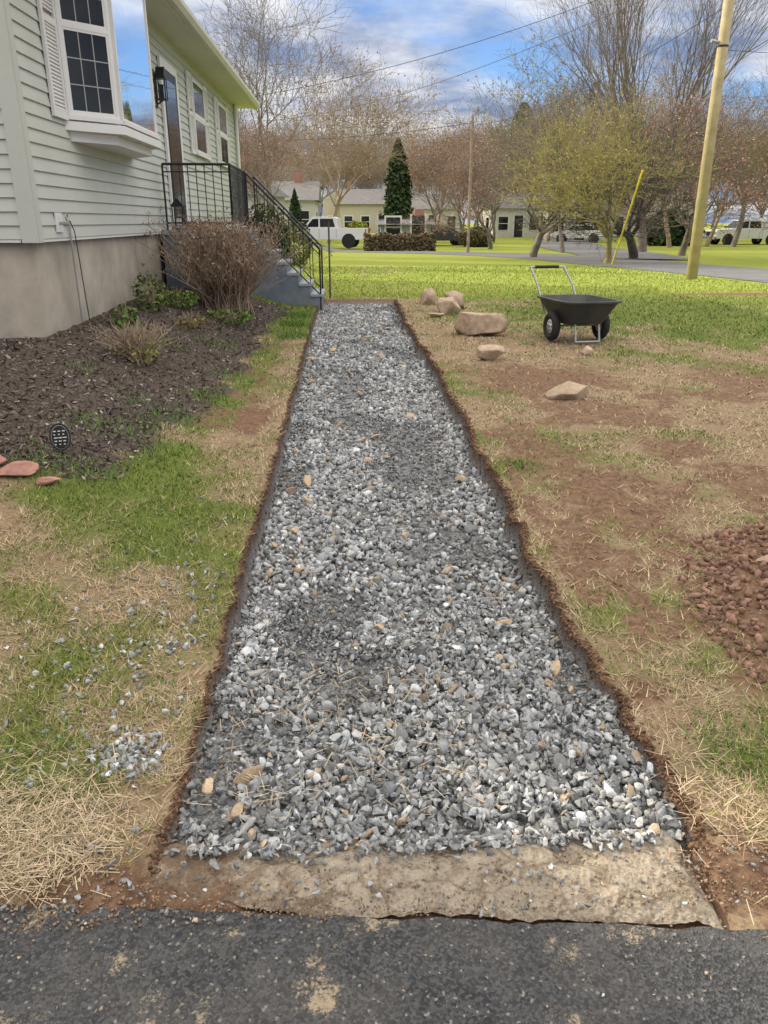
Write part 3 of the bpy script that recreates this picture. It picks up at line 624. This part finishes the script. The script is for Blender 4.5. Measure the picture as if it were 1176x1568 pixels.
def gen_tree(seed,H=8,r0=.16,trunk=.25,kids=(5,5,5,4,3),ang=(45,45,45,50,50),ratio=.66,up=.15,wob=.16,L0=None,minr=.006):
    rg=random.Random(seed);big=[];small=[];tips=[]
    def branch(p,d,L,r,lv):
        n=4 if lv<2 else (3 if lv<4 else 2);pts=[p];rs=[r];dd=d.copy()
        for i in range(n):
            dd=(dd+Vector((rg.gauss(0,wob),rg.gauss(0,wob),rg.gauss(0,wob*.7)+up*(.5 if lv else .2)))).normalized()
            p2=pts[-1]+dd*(L/n);r2=max(minr*.6,r*(1-(.35 if lv==0 else .75)*(i+1)/n))
            (big if lv<2 else small).append((*pts[-1],*p2,rs[-1],r2));pts.append(p2);rs.append(r2)
            if lv>=len(kids)-1: tips.append(p2[:])
        if lv>=len(kids):return
        nk=kids[lv]
        for k in range(nk):
            t=(.75+.25*k/nk) if lv==0 else (.25+.75*(k+.7)/nk);t=min(t,1);i=min(n-1,int(t*n));f=t*n-i;q=pts[i].lerp(pts[i+1],f)
            base_=(pts[i+1]-pts[i]).normalized();az=k*2.4+rg.random()*1.2
            o=base_.orthogonal().normalized();o2=base_.cross(o);a=math.radians(ang[lv]*rg.uniform(.65,1.25))
            nd=base_*math.cos(a)+(o*math.cos(az)+o2*math.sin(az))*math.sin(a)
            if nd.z<-.1:nd.z*=.3
            nd.normalize()
            rr=rs[i]*rg.uniform(.45,.7);branch(q,nd,(L0 if lv==0 and L0 else L*ratio)*rg.uniform(.75,1.2),max(rr,minr),lv+1)
    branch(Vector((0,0,-.1)),Vector((rg.gauss(0,.05),rg.gauss(0,.05),1)).normalized(),H*trunk,r0,0)
    return big,small,np.array(tips)
def quads(P,size,C,rg=R):
    n=len(P);rot=rotm(n,1);s=size*rg.uniform(.6,1.4,n)
    q=np.array([(-1,-.6,0),(1,-.6,0),(1,.6,0),(-1,.6,0)],float)[None]*s[:,None,None]
    V=np.einsum('nij,nvj->nvi',rot,q)+P[:,None,:];return V.reshape(-1,3),np.arange(4*n).reshape(n,4),np.repeat(C,4,0)
def tree_data(tag,seed,barkm,budc,nb,bs,spread=.04,**kw):
    big,small,tips=gen_tree(seed,**kw);out=[tubes(tag+'_limbs',big,M[barkm],7),tubes(tag+'_branches',small,M[barkm],3)]
    if nb:
        k=R.integers(0,len(tips),nb);P=tips[k]+R.normal(0,spread,(nb,3));C=np.array(budc)*R.uniform(.6,1.4,(nb,1))
        V,Fc,CC=quads(P,bs,C);out.append(meshdata(tag+'_buds',V,Fc,M['leaf'],colr=CC))
    return out
def place_tree(name,data,x,y,s=1,rz=0,parent=None,z=None):
    e=empty(name,(x,y,(gz(x,y) if z is None else z)),rz,s)
    if parent:e.parent=parent
    for d in data: link(bpy.data.objects.new(d.name,d),e)
    return e
spr=dict(H=7,trunk=.20,kids=(6,5,5,5,4),ang=(42,40,42,45,45),ratio=.64,up=.10,L0=2.9,wob=.2,minr=.009)
TA=tree_data('maple',1,'bark',(.36,.25,.15),1500,.026,**spr,r0=.2)
TB=tree_data('yellow_maple',2,'barksunlit',(.38,.36,.10),2400,.024,.04,**spr,r0=.15)
TC=tree_data('dark_maple',3,'barkdark',(.32,.28,.11),1400,.024,.04,**spr,r0=.22)
TR=tree_data('red_maple',4,'bark',(.46,.23,.18),4500,.03,.05,**spr,r0=.18)
fk=dict(H=14,trunk=.30,kids=(6,5,5,5,4),ang=(35,38,40,45,45),ratio=.64,up=.16,L0=6.0,wob=.13)
F1=tree_data('bare_tall',5,'barktan',(.36,.28,.20),2500,.06,.1,**fk,r0=.24,minr=.016)
F2=tree_data('rust_tall',6,'bark',(.42,.25,.17),5500,.065,.12,**fk,r0=.24,minr=.015)
F3_=tree_data('green_tall',8,'bark',(.32,.32,.13),5000,.06,.12,**fk,r0=.22,minr=.013)
F4=tree_data('grey_tall',9,'bark',(.2,.18,.15),300,.04,**fk,r0=.25,minr=.011)
up=dict(H=15,trunk=.15,kids=(9,6,6,5,3),ang=(24,24,28,32,40),ratio=.6,up=.22,L0=9.0,wob=.08)
F5=tree_data('vase_tree',10,'bark',(.28,.24,.2),0,.04,**up,r0=.3)
place_tree('maple_tree',TA,7.86,34.1,.95,1.1)
place_tree('budding_tree',TB,9.3,28.6,.86,.3)
place_tree('maple_tree',TC,11.4,31.8,.95,2.0)
place_tree('red_maple_tree',TR,16.8,27,1.05,.3)
place_tree('red_maple_tree',TR,15.5,37,1.0,3.3)
place_tree('red_maple_tree',TR,9.4,53,.9,2.3)
place_tree('bare_tree',F4,-4.2,46,.9,.5)
place_tree('bare_tree',F1,-1.5,62,.85,2)
place_tree('red_maple_tree',TR,-3.8,36,.75,1.4)
place_tree('vase_shaped_tree',F5,16.2,44,1.0,.2)
place_tree('budding_tree',F3_,11.8,44,.62,.9)
dt=empty('distant_trees')
rg=random.Random(3)
sets=[F1,F2,F1,F3_,F2]
for k in range(26):
    x=-34+k*4.1+rg.uniform(-1.5,1.5);y=rg.uniform(118,132);place_tree('distant_tree',rg.choice(sets),x,y,rg.uniform(.78,1.05),rg.random()*6,dt)
for k in range(14):
    x=11.5+k*3.4+rg.uniform(-1.3,1.3);y=rg.uniform(66,92);place_tree('distant_tree',rg.choice([F2,F3_,F1,F2,F4]),x,y,rg.uniform(.6,.85),rg.random()*6,dt)
for k in range(8):
    x=22+k*3.2+rg.uniform(-1,1);y=rg.uniform(44,60);place_tree('distant_tree',rg.choice([F2,F1,F4]),x,y,rg.uniform(.6,.85),rg.random()*6,dt)
for k in range(6):
    x=-18+k*2.6;y=rg.uniform(76,90);place_tree('distant_tree',rg.choice([F1,F4,F3_]),x,y,rg.uniform(.5,.75),rg.random()*6,dt)
for x,y,s in ((9.3,66,.5),(11.5,72,.6),(8.6,84,.62),(9.8,90,.7),(2.0,116,.85),(-2,118,.8)): place_tree('distant_tree',F2 if x>3 else F1,x,y,s,rg.random()*6,dt)
def conifer(name,x,y,H,W,n=9000,c=(.030,.055,.022),pw=.75,sz=.12):
    e=empty(name,(x,y,gz(x,y)));t=R.random(n)**.8;h=.04+.96*t
    a=R.random(n)*6.283
    lay=.88+.12*np.sin(h*H*5+2.5*np.sin(a*2)+R.random(n)*1.5);rad=W*(1-h)**pw*lay*np.sqrt(R.uniform(.35,1,n))
    rad*=.85+.25*np.sin(a*3+h*14)*np.sin(a*5+h*23)+.12*R.normal(size=n)
    P=np.stack([rad*np.cos(a),rad*np.sin(a),h*H-.25*rad],1)
    V,Fc,C=quads(P,sz*H/8,np.array(c)*R.uniform(.5,1.9,(n,1)));mk('foliage',V,Fc,M['leaf'],colr=C,parent=e)
    o=bpy.data.objects.new('trunk',tubes('trunk',[(0,0,-.1,0,0,H*.9,.18,.03)],M['barkdark'],8));link(o,e)
conifer('spruce_tree',4.35,70,8.0,2.0,c=(.045,.072,.03),pw=.62)
conifer('pine_tree',20.5,98,14,3.6,5000,(.10,.14,.05),.45);conifer('arborvitae',-3.1,50,3.0,.8,3000)
conifer('spruce_tree',-12.5,31.5,9.0,3.0,4500,pw=.6,sz=.2);conifer('spruce_tree',-10.5,35.0,8.5,2.8,4000,pw=.6,sz=.2)
def bush(name,x,y,rx,ry,rz,n,c,leaf=.03,z=None,stems=True,boxy=False):
    zz=gz(x,y) if z is None else z
    e=empty(name,(x,y,zz));d=R.normal(size=(n,3))
    if boxy: P=R.uniform(-1,1,(n,3))*np.array([rx,ry,rz]);P[:,2]+=rz;P[:,2]+=.08*np.sin(P[:,0]*5)
    else:
        d/=np.linalg.norm(d,axis=1)[:,None];rr=R.uniform(.45,1,n)**.5;P=d*rr[:,None]*np.array([rx,ry,rz])*(.8+.35*vn(d[:,0]*3+x,d[:,1]*3+d[:,2]*2,5))[:,None];P[:,2]=np.abs(P[:,2]+rz*.7)
    V,Fc,C=quads(P,leaf,np.array(c)*R.uniform(.5,1.6,(n,1)));mk('leaves',V,Fc,M['leaf'],colr=C,parent=e)
    if stems:
        S=[]
        for k in range(24):
            a=R.random()*6.28;S.append((0,0,-.02,rx*.8*math.cos(a)*R.random(),ry*.8*math.sin(a)*R.random(),rz*1.4*R.random()+.1,.008,.003))
        link(bpy.data.objects.new('stems',tubes('stems',S,M['barktan'],4)),e)
    return e
def stemclump(name,x,y,H,spread,n,matn,r=.006,sub=3,heads=True):
    e=empty(name,(x,y,gz(x,y)));S=[];tips=[]
    for k in range(n):
        a=R.random()*6.283;b0=Vector((R.normal()*.12*spread,R.normal()*.12*spread,-.02));out=spread*abs(R.normal(.5,.3));h=H*R.uniform(.55,1.0)
        p=b0;m=4
        for i in range(m):
            f=(i+1)/m;q=Vector((b0.x+math.cos(a)*out*f**1.3+R.normal()*.02,b0.y+math.sin(a)*out*f**1.3+R.normal()*.02,h*f))
            S.append((*p,*q,r*(1-.5*(f-1/m)),r*(1-.5*f)));p0=p;p=q
            if i>=1:
                for _ in range(sub-1):
                    t=p0.lerp(q,R.random());d=Vector((R.normal(),R.normal(),abs(R.normal())+1)).normalized()*R.uniform(.08,.22)*H;S.append((*t,*(t+d),r*.5,r*.3));tips.append((t+d)[:])
        tips.append(p[:])
    link(bpy.data.objects.new('stems',tubes('stems',S,M[matn],4)),e)
    if heads:
        T_=np.array(tips);k=R.integers(0,len(T_),int(len(T_)*2.5));P=T_[k]+R.normal(0,.02,(len(k),3));V,Fc,C=quads(P,.012,np.array([.30,.21,.15])*R.uniform(.4,1.4,(len(k),1)));mk('seed_heads',V,Fc,M['leaf'],colr=C,parent=e)
    return e
stemclump('hydrangea_shrub',-1.66,11.1,1.2,1.0,330,'drystem',.007,4)
stemclump('low_shrub',-1.90,7.05,.36,.40,110,'drystem',.005,3,False)
bush('spring_leaves',-1.90,7.05,.24,.22,.14,260,(.26,.27,.08),.013,stems=False)
bush('green_sprouts',-2.35,9.6,.2,.3,.25,350,(.12,.15,.05),.02);bush('green_sprouts',-2.2,10.3,.3,.35,.12,500,(.12,.18,.04),.018);bush('green_sprouts',-2.35,8.4,.15,.2,.12,180,(.10,.16,.04),.018)
bush('green_sprouts',-1.85,9.3,.2,.25,.08,250,(.20,.17,.06),.014);bush('green_sprouts',-1.6,10.4,.45,.3,.10,500,(.11,.17,.04),.016)
bush('yew_shrub',-1.55,16.3,.5,.8,.7,3500,(.05,.07,.03),.03);bush('yew_shrub',-1.9,19.2,.6,.9,.8,3500,(.06,.08,.03),.03);bush('forsythia_shrub',-1.6,24,.7,1.,.7,2500,(.14,.15,.06),.03)
def tufts(name,pts):
    Vs=[];Cs=[]
    for (x,y,r,n,h) in pts:
        px_=x+R.normal(0,r,n);py_=y+R.normal(0,r*1.2,n);hh=R.uniform(.4,1,n)*h;a=R.random(n)*6.283;z=surfz(px_,py_)-.003;w=.003
        V=np.zeros((n,3,3));V[:,0]=np.stack([px_-np.sin(a)*w,py_+np.cos(a)*w,z],1);V[:,1]=np.stack([px_+np.sin(a)*w,py_-np.cos(a)*w,z],1);V[:,2]=np.stack([px_+np.cos(a)*hh*.8,py_+np.sin(a)*hh*.8,z+hh],1)
        Vs.append(V.reshape(-1,3));Cs.append(np.repeat(np.array([.10,.185,.035])*R.uniform(.6,1.6,(n,1)),3,0))
    V=np.concatenate(Vs);mk(name,V,np.arange(len(V)).reshape(-1,3),M['grass'],colr=np.concatenate(Cs))
tufts('weed_tufts',[(-1.5,5.5,.12,400,.05),(-1.35,5.9,.12,350,.05),(-1.75,5.3,.1,250,.05),(-1.25,6.7,.12,350,.06),(-1.1,7.6,.12,300,.06),(-1.25,5.1,.12,300,.05),(-1.6,4.55,.1,300,.05),(-.75,11.5,.12,600,.1),(-.72,10.4,.12,500,.09),(-.8,12.4,.14,600,.1),(-1.9,4.6,.12,300,.05),(-2.2,8.2,.12,200,.12),(-1.5,8.9,.15,200,.08),(1.12,4.9,.08,250,.05),(-.95,2.1,.12,400,.035),(-.72,2.4,.08,250,.03),(1.25,2.0,.1,400,.04),(-1.1,2.7,.15,250,.035),(-2.1,6.3,.1,120,.06),(-1.8,8.1,.1,120,.07),(-1.7,6.0,.08,100,.05)])
bush('boxwood_hedge',3.1,48,2.1,.5,.50,6000,(.18,.14,.08),.06,stems=False,boxy=True)
bush('garden_bush',1.4,92,1.2,1.2,.9,2500,(.30,.34,.05),.1);bush('garden_bush',5.4,100,1.6,1.2,.9,2000,(.07,.10,.03),.1)
bush('garden_bush',9.2,58,1.2,1.0,.8,2500,(.14,.12,.06),.07);bush('garden_bush',24,60,2.2,1.5,1.5,2500,(.05,.08,.03),.12)
# ---------------------------------------------------------------- utility pole, wires
up_=Obj('utility_pole',(8.5,19.5,gz(8.5,19.5)));up_.tube('pole','polewood',(0,0,-.3),(0,0,10.2),.135,.10,16)
up_.box('crossarm','polewood',(-1.1,-.05,9.2),(1.1,.05,9.32))
for x in (-1,-.5,.5,1): up_.tube('insulators','metal',(x,0,9.32),(x,0,9.48),.04)
up_.tube('transformer','metal',(.35,0,7.8),(.35,0,8.7),.22,n=16);up_.tube('strap','iron',(0,0,5.0),(0,0,5.04),.125,.125,14);up_.tube('insulators','metal',(-.12,0,5.1),(-.28,0,5.13),.04);up_.done(smooth=('pole',))
gy=Obj('guy_wire',(0,0,0));A=Vector((9.15,27.6,.12));B=Vector((8.5,19.6,8.9));gy.tube('wire','metal',A,B,.006,n=5);gy.tube('yellow_guard','yellow',A,A.lerp(B,.33),.03,n=8);gy.done()
p2=Obj('utility_pole',(6.4,42.9,gz(6.4,42.9)));p2.tube('pole','barktan',(0,0,-.3),(0,0,6.6),.09,.07,10);p2.tube('insulators','metal',(-.08,0,6.3),(-.2,0,6.3),.03);p2.done()
wr=empty('power_lines')
def wire(a,b,sag,r=.008):
    a=Vector(a);b=Vector(b);S=[];n=24;p=a
    for k in range(n):
        f=(k+1)/n;q=a.lerp(b,f);q.z-=sag*4*f*(1-f);S.append((*p,*q,r,r));p=q
    link(bpy.data.objects.new('wire',tubes('wire',S,M['iron'],4)),wr)
wire((8.4,19.5,7.2),(-2.3,20.8,4.35),.35,.006);wire((8.4,19.5,6.0),(6.4,42.9,6.1),.5,.009)
wire((7.5,19.5,9.45),(6.4,42.9,6.5),.5,.006);wire((9.5,19.5,9.45),(6.5,42.9,6.5),.5,.006);wire((8.5,19.5,6.2),(12.5,-12,7.2),.7,.008);wire((8.5,19.5,5.2),(17,20,5.9),.3,.006)
wire((6.4,42.9,6.2),(-13,55,6.6),.5,.012);wire((8.4,19.5,6.9),(-6,48,6.8),.9,.010)
# ---------------------------------------------------------------- vehicles
def wheels(o,xs,hw,r=.36):
    for x in xs:
        for s in (-1,1):
            o.torus('tires','rubber',(x,s*(hw-.1),r),(0,1,0),r-.1,.1,24,8);o.tube('hubs','metal',(x,s*(hw-.16),r),(x,s*(hw-.02),r),r*.58,n=16)
            o.tube('arches','rubber',(x,s*(hw-.03),r+.02),(x,s*(hw+.004),r+.02),r+.10,n=24)
def pickup(name,x,y,rz,util=False):
    o=Obj(name,(x,y,gz(x,y)),rz);hw=.95
    o.prism('body','white',[(-2.8,.45),(2.8,.45),(2.85,.6),(2.85,1.0),(2.7,1.10),(1.25,1.16),(-2.82,1.16),(-2.85,.6)],1,-hw,hw)
    o.prism('cab','white',[(1.25,1.161),(.65,1.78),(.45,1.84),(-.75,1.84),(-.95,1.75),(-1.05,1.161)],1,-hw+.12,hw-.12)
    for s in (-1,1):
        yy=s*(hw-.12);a,b=(yy,yy+.006) if s>0 else (yy-.006,yy)
        o.prism('windows','glass',[(1.02,1.22),(.60,1.70),(.22,1.72),(.22,1.22)],1,a,b);o.prism('windows','glass',[(.12,1.22),(.12,1.72),(-.72,1.72),(-.86,1.22)],1,a,b)
        for xx in (1.2,.17,-.95): o.box('seams','iron',(xx-.008,min(s*hw,s*(hw+.002)),.55),(xx+.008,max(s*hw,s*(hw+.002)),1.14))
        o.box('mirrors','iron',(.95,min(s*hw,s*(hw+.18)),1.2),(1.1,max(s*hw,s*(hw+.18)),1.38))
        o.box('taillights','red',(-2.87,min(s*.75,s*.93),.75),(-2.83,max(s*.75,s*.93),1.1));o.box('headlights','metal',(2.8,min(s*.6,s*.92),.75),(2.87,max(s*.6,s*.92),.95))
    o.add('windows','glass',[(1.21,-.75,1.22),(1.21,.75,1.22),(.70,.70,1.75),(.70,-.70,1.75)],[(0,1,2,3)])
    o.box('bed_opening','iron',(-2.7,-.8,1.161),(-1.1,.8,1.165));o.box('bumpers','metal',(-2.98,-.9,.42),(-2.86,.9,.62));o.box('bumpers','metal',(2.86,-.9,.40),(2.98,.9,.62));o.box('grille','iron',(2.851,-.55,.65),(2.87,.55,.95))
    if util:
        o.box('utility_body','white',(-2.8,-.96,1.17),(-1.1,.96,1.95));o.box('ladder_rack','metal',(-2.8,-.9,2.1),(1.2,-.86,2.14));o.box('ladder_rack','metal',(-2.8,.86,2.1),(1.2,.9,2.14))
        for xx in (-2.7,-1.2,.3):
            for s in(-.9,.86):o.box('ladder_rack','metal',(xx,s,1.8),(xx+.04,s+.04,2.1))
        for xx in (-2.6,-1.9): o.box('doors','metal',(xx,-.965,1.0),(xx+.6,-.961,1.8))
    wheels(o,(1.85,-1.75),hw);return o.done(.02,smooth=('tires','hubs'))
pickup('pickup_truck',-1.5,54,math.radians(172));pickup('utility_truck',31.2,63,math.radians(185),True)
def car(name,x,y,rz,mat='white'):
    o=Obj(name,(x,y,gz(x,y)),rz);hw=.88
    o.prism('body',mat,[(-2.2,.35),(2.2,.35),(2.3,.6),(2.1,.82),(1.1,.95),(-1.9,.98),(-2.25,.9),(-2.3,.5)],1,-hw,hw);o.prism('cabin',mat,[(1.1,.951),(.4,1.42),(-.9,1.45),(-1.8,.981)],1,-hw+.12,hw-.12)
    for s in (-1,1):
        yy=s*(hw-.12);o.prism('windows','glass',[(.95,.98),(.38,1.36),(-.85,1.38),(-1.55,1.0)],1,min(yy,yy+s*.006),max(yy,yy+s*.006))
        o.box('lights','red',(-2.31,min(s*.5,s*.85),.7),(-2.26,max(s*.5,s*.85),.85))
    wheels(o,(1.35,-1.35),hw,.32);return o.done(.03,smooth=('tires','hubs'))
car('parked_car',20,70,math.radians(160));car('parked_car',-5.3,58,math.radians(20),'metal');car('parked_car',7.2,62,math.radians(10),'tray')
# ---------------------------------------------------------------- distant houses
M['beige']=simple('beige_siding',(.50,.46,.37),.7,.05,1);M['bluegrey']=simple('bluegrey_siding',(.22,.28,.34),.7,.08,1);M['wallw']=simple('white_siding',(.62,.62,.60),.6,.04,1)
def house(name,x,y,w,d,h,rh,rz=0,wall='wallw',roof='shingle2',wins=4,storeys=1,gable_front=False):
    o=Obj(name,(x,y,gz(x,y)-.2),rz)
    o.box('walls',wall,(-w/2,-d/2,0),(w/2,d/2,h));ov=.35
    if gable_front:
        o.prism('roof',roof,[(-w/2-ov,h),(w/2+ov,h),(0,h+rh)],1,-d/2-.004,d/2+ov);o.prism('gable',wall,[(-w/2,h+.02),(w/2,h+.02),(0,h+rh-.25)],1,-d/2-.02,-d/2-.006)
    else:
        o.prism('roof',roof,[(-d/2-ov,h),(d/2+ov,h),(0,h+rh)],0,-w/2-ov,w/2+ov)
    z0=.9
    for s in range(storeys):
        for k in range(wins):
            xx=-w/2+w*(k+.5)/wins
            if s==0 and k==wins//2:
                o.box('door','iron',(xx-.45,-d/2-.05,.2),(xx+.45,-d/2-.01,2.3));o.box('trim','trim',(xx-.6,-d/2-.03,.2),(xx-.46,-d/2,2.4));o.box('trim','trim',(xx+.46,-d/2-.03,.2),(xx+.6,-d/2,2.4));continue
            zz=z0+s*2.7;o.box('window_frames','trim',(xx-.62,-d/2-.03,zz-.1),(xx+.62,-d/2,zz+1.4));o.box('windows','glass',(xx-.5,-d/2-.05,zz),(xx+.5,-d/2-.031,zz+1.28));o.box('window_frames','trim',(xx-.5,-d/2-.06,zz+.6),(xx+.5,-d/2-.051,zz+.66))
            for s2 in (-1,1): o.box('side_windows','glass',(s2*(w/2)-.03,-.5,zz),(s2*(w/2)+.03,.5,zz+1.2))
    o.box('chimney','redstone',(w*.2,-.4,h),(w*.2+.7,.4,h+rh+.7));o.done()
house('beige_house',3.4,108,8.5,8,3.6,1.9,0,'beige','shingle2',4);house('beige_house',-.8,112,4.5,8,4.2,1.7,0,'beige','shingle2',2,1,True)
house('white_house',-5.6,72,6,8,3.0,1.6,0,'wallw','shingle2',3);house('white_house',-8.6,60,5.5,8,3.1,2.0,math.radians(-20),'wallw','shingle2',2,1,True);house('grey_house',-6.9,92,8,8,4.6,2.2,0,'bluegrey','shingle2',3)
house('white_house',17.6,88,5,6,3.0,1.6,.1,'wallw','shingle2',3);house('white_house',22,78,6,6,4.9,1.8,-.15,'wallw','shingle2',3,2)
house('white_house',10.5,104,7,7,3.0,1.8,0,'wallw','shingle2',3);house('white_house',34,90,9,8,5,2,-.4,'wallw','shingle',4,2)
house('garden_shed',4.2,60,3.6,3,1.7,.35,0,'bluegrey','shingle2',2)
# ---------------------------------------------------------------- sky, sun
SE,SAZ=math.radians(23),math.atan2(-.90,.42)
w=bpy.data.worlds.new('World');scene.world=w;w.use_nodes=True;nt=w.node_tree;bg=nt.nodes['Background'];bg.inputs[1].default_value=.15
sky=N(nt,'ShaderNodeTexSky',sky_type='NISHITA',sun_disc=False,sun_elevation=SE,sun_rotation=SAZ)
tc=N(nt,'ShaderNodeTexCoord');sx=N(nt,'ShaderNodeSeparateXYZ');nt.links.new(tc.outputs['Generated'],sx.inputs[0])
zz=mth(nt,'ADD',mth(nt,'MAXIMUM',sx.outputs[2],0.0),.16);cx=mth(nt,'DIVIDE',sx.outputs[0],zz);cy=mth(nt,'DIVIDE',sx.outputs[1],zz)
cv=N(nt,'ShaderNodeCombineXYZ');nt.links.new(cx,cv.inputs[0]);nt.links.new(cy,cv.inputs[1]);cv.inputs[2].default_value=5.3
c1=noise(nt,1.1,8,.55,cv.outputs[0]);c2=noise(nt,1.5,7,.6,cv.outputs[0])
cm=rampf(nt,c1,.33,.50);cc=mixc(nt,rampf(nt,c2,.40,.60),(1.75,2.25,3.5),(6.7,6.7,6.8))
blue=mixc(nt,1.0,sky.outputs[0],(.68,.93,1.38),'MULTIPLY')
o=mixc(nt,mth(nt,'MULTIPLY',cm,.95),blue,cc)
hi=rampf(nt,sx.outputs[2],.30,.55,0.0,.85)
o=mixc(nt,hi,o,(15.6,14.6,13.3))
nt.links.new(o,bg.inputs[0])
sd=Vector((math.sin(SAZ)*math.cos(SE),math.cos(SAZ)*math.cos(SE),math.sin(SE)))
sl=bpy.data.lights.new('sun','SUN');sl.energy=5;sl.angle=math.radians(.6);sl.color=(1,.89,.70);so=bpy.data.objects.new('sun',sl);link(so);so.rotation_euler=sd.to_track_quat('Z','Y').to_euler();so.location=(-20,10,20)
# ---------------------------------------------------------------- camera
cd=bpy.data.cameras.new('camera');co=bpy.data.objects.new('camera',cd);link(co);co.location=(0,0,1.6);co.rotation_euler=(math.radians(90-20.737),0,math.radians(-2.591))
cd.sensor_fit='VERTICAL';cd.sensor_height=36;cd.lens=27.05;cd.clip_start=.05;cd.clip_end=2000
scene.camera=co
scene.view_settings.view_transform='Standard';scene.view_settings.look='None';scene.view_settings.exposure=0
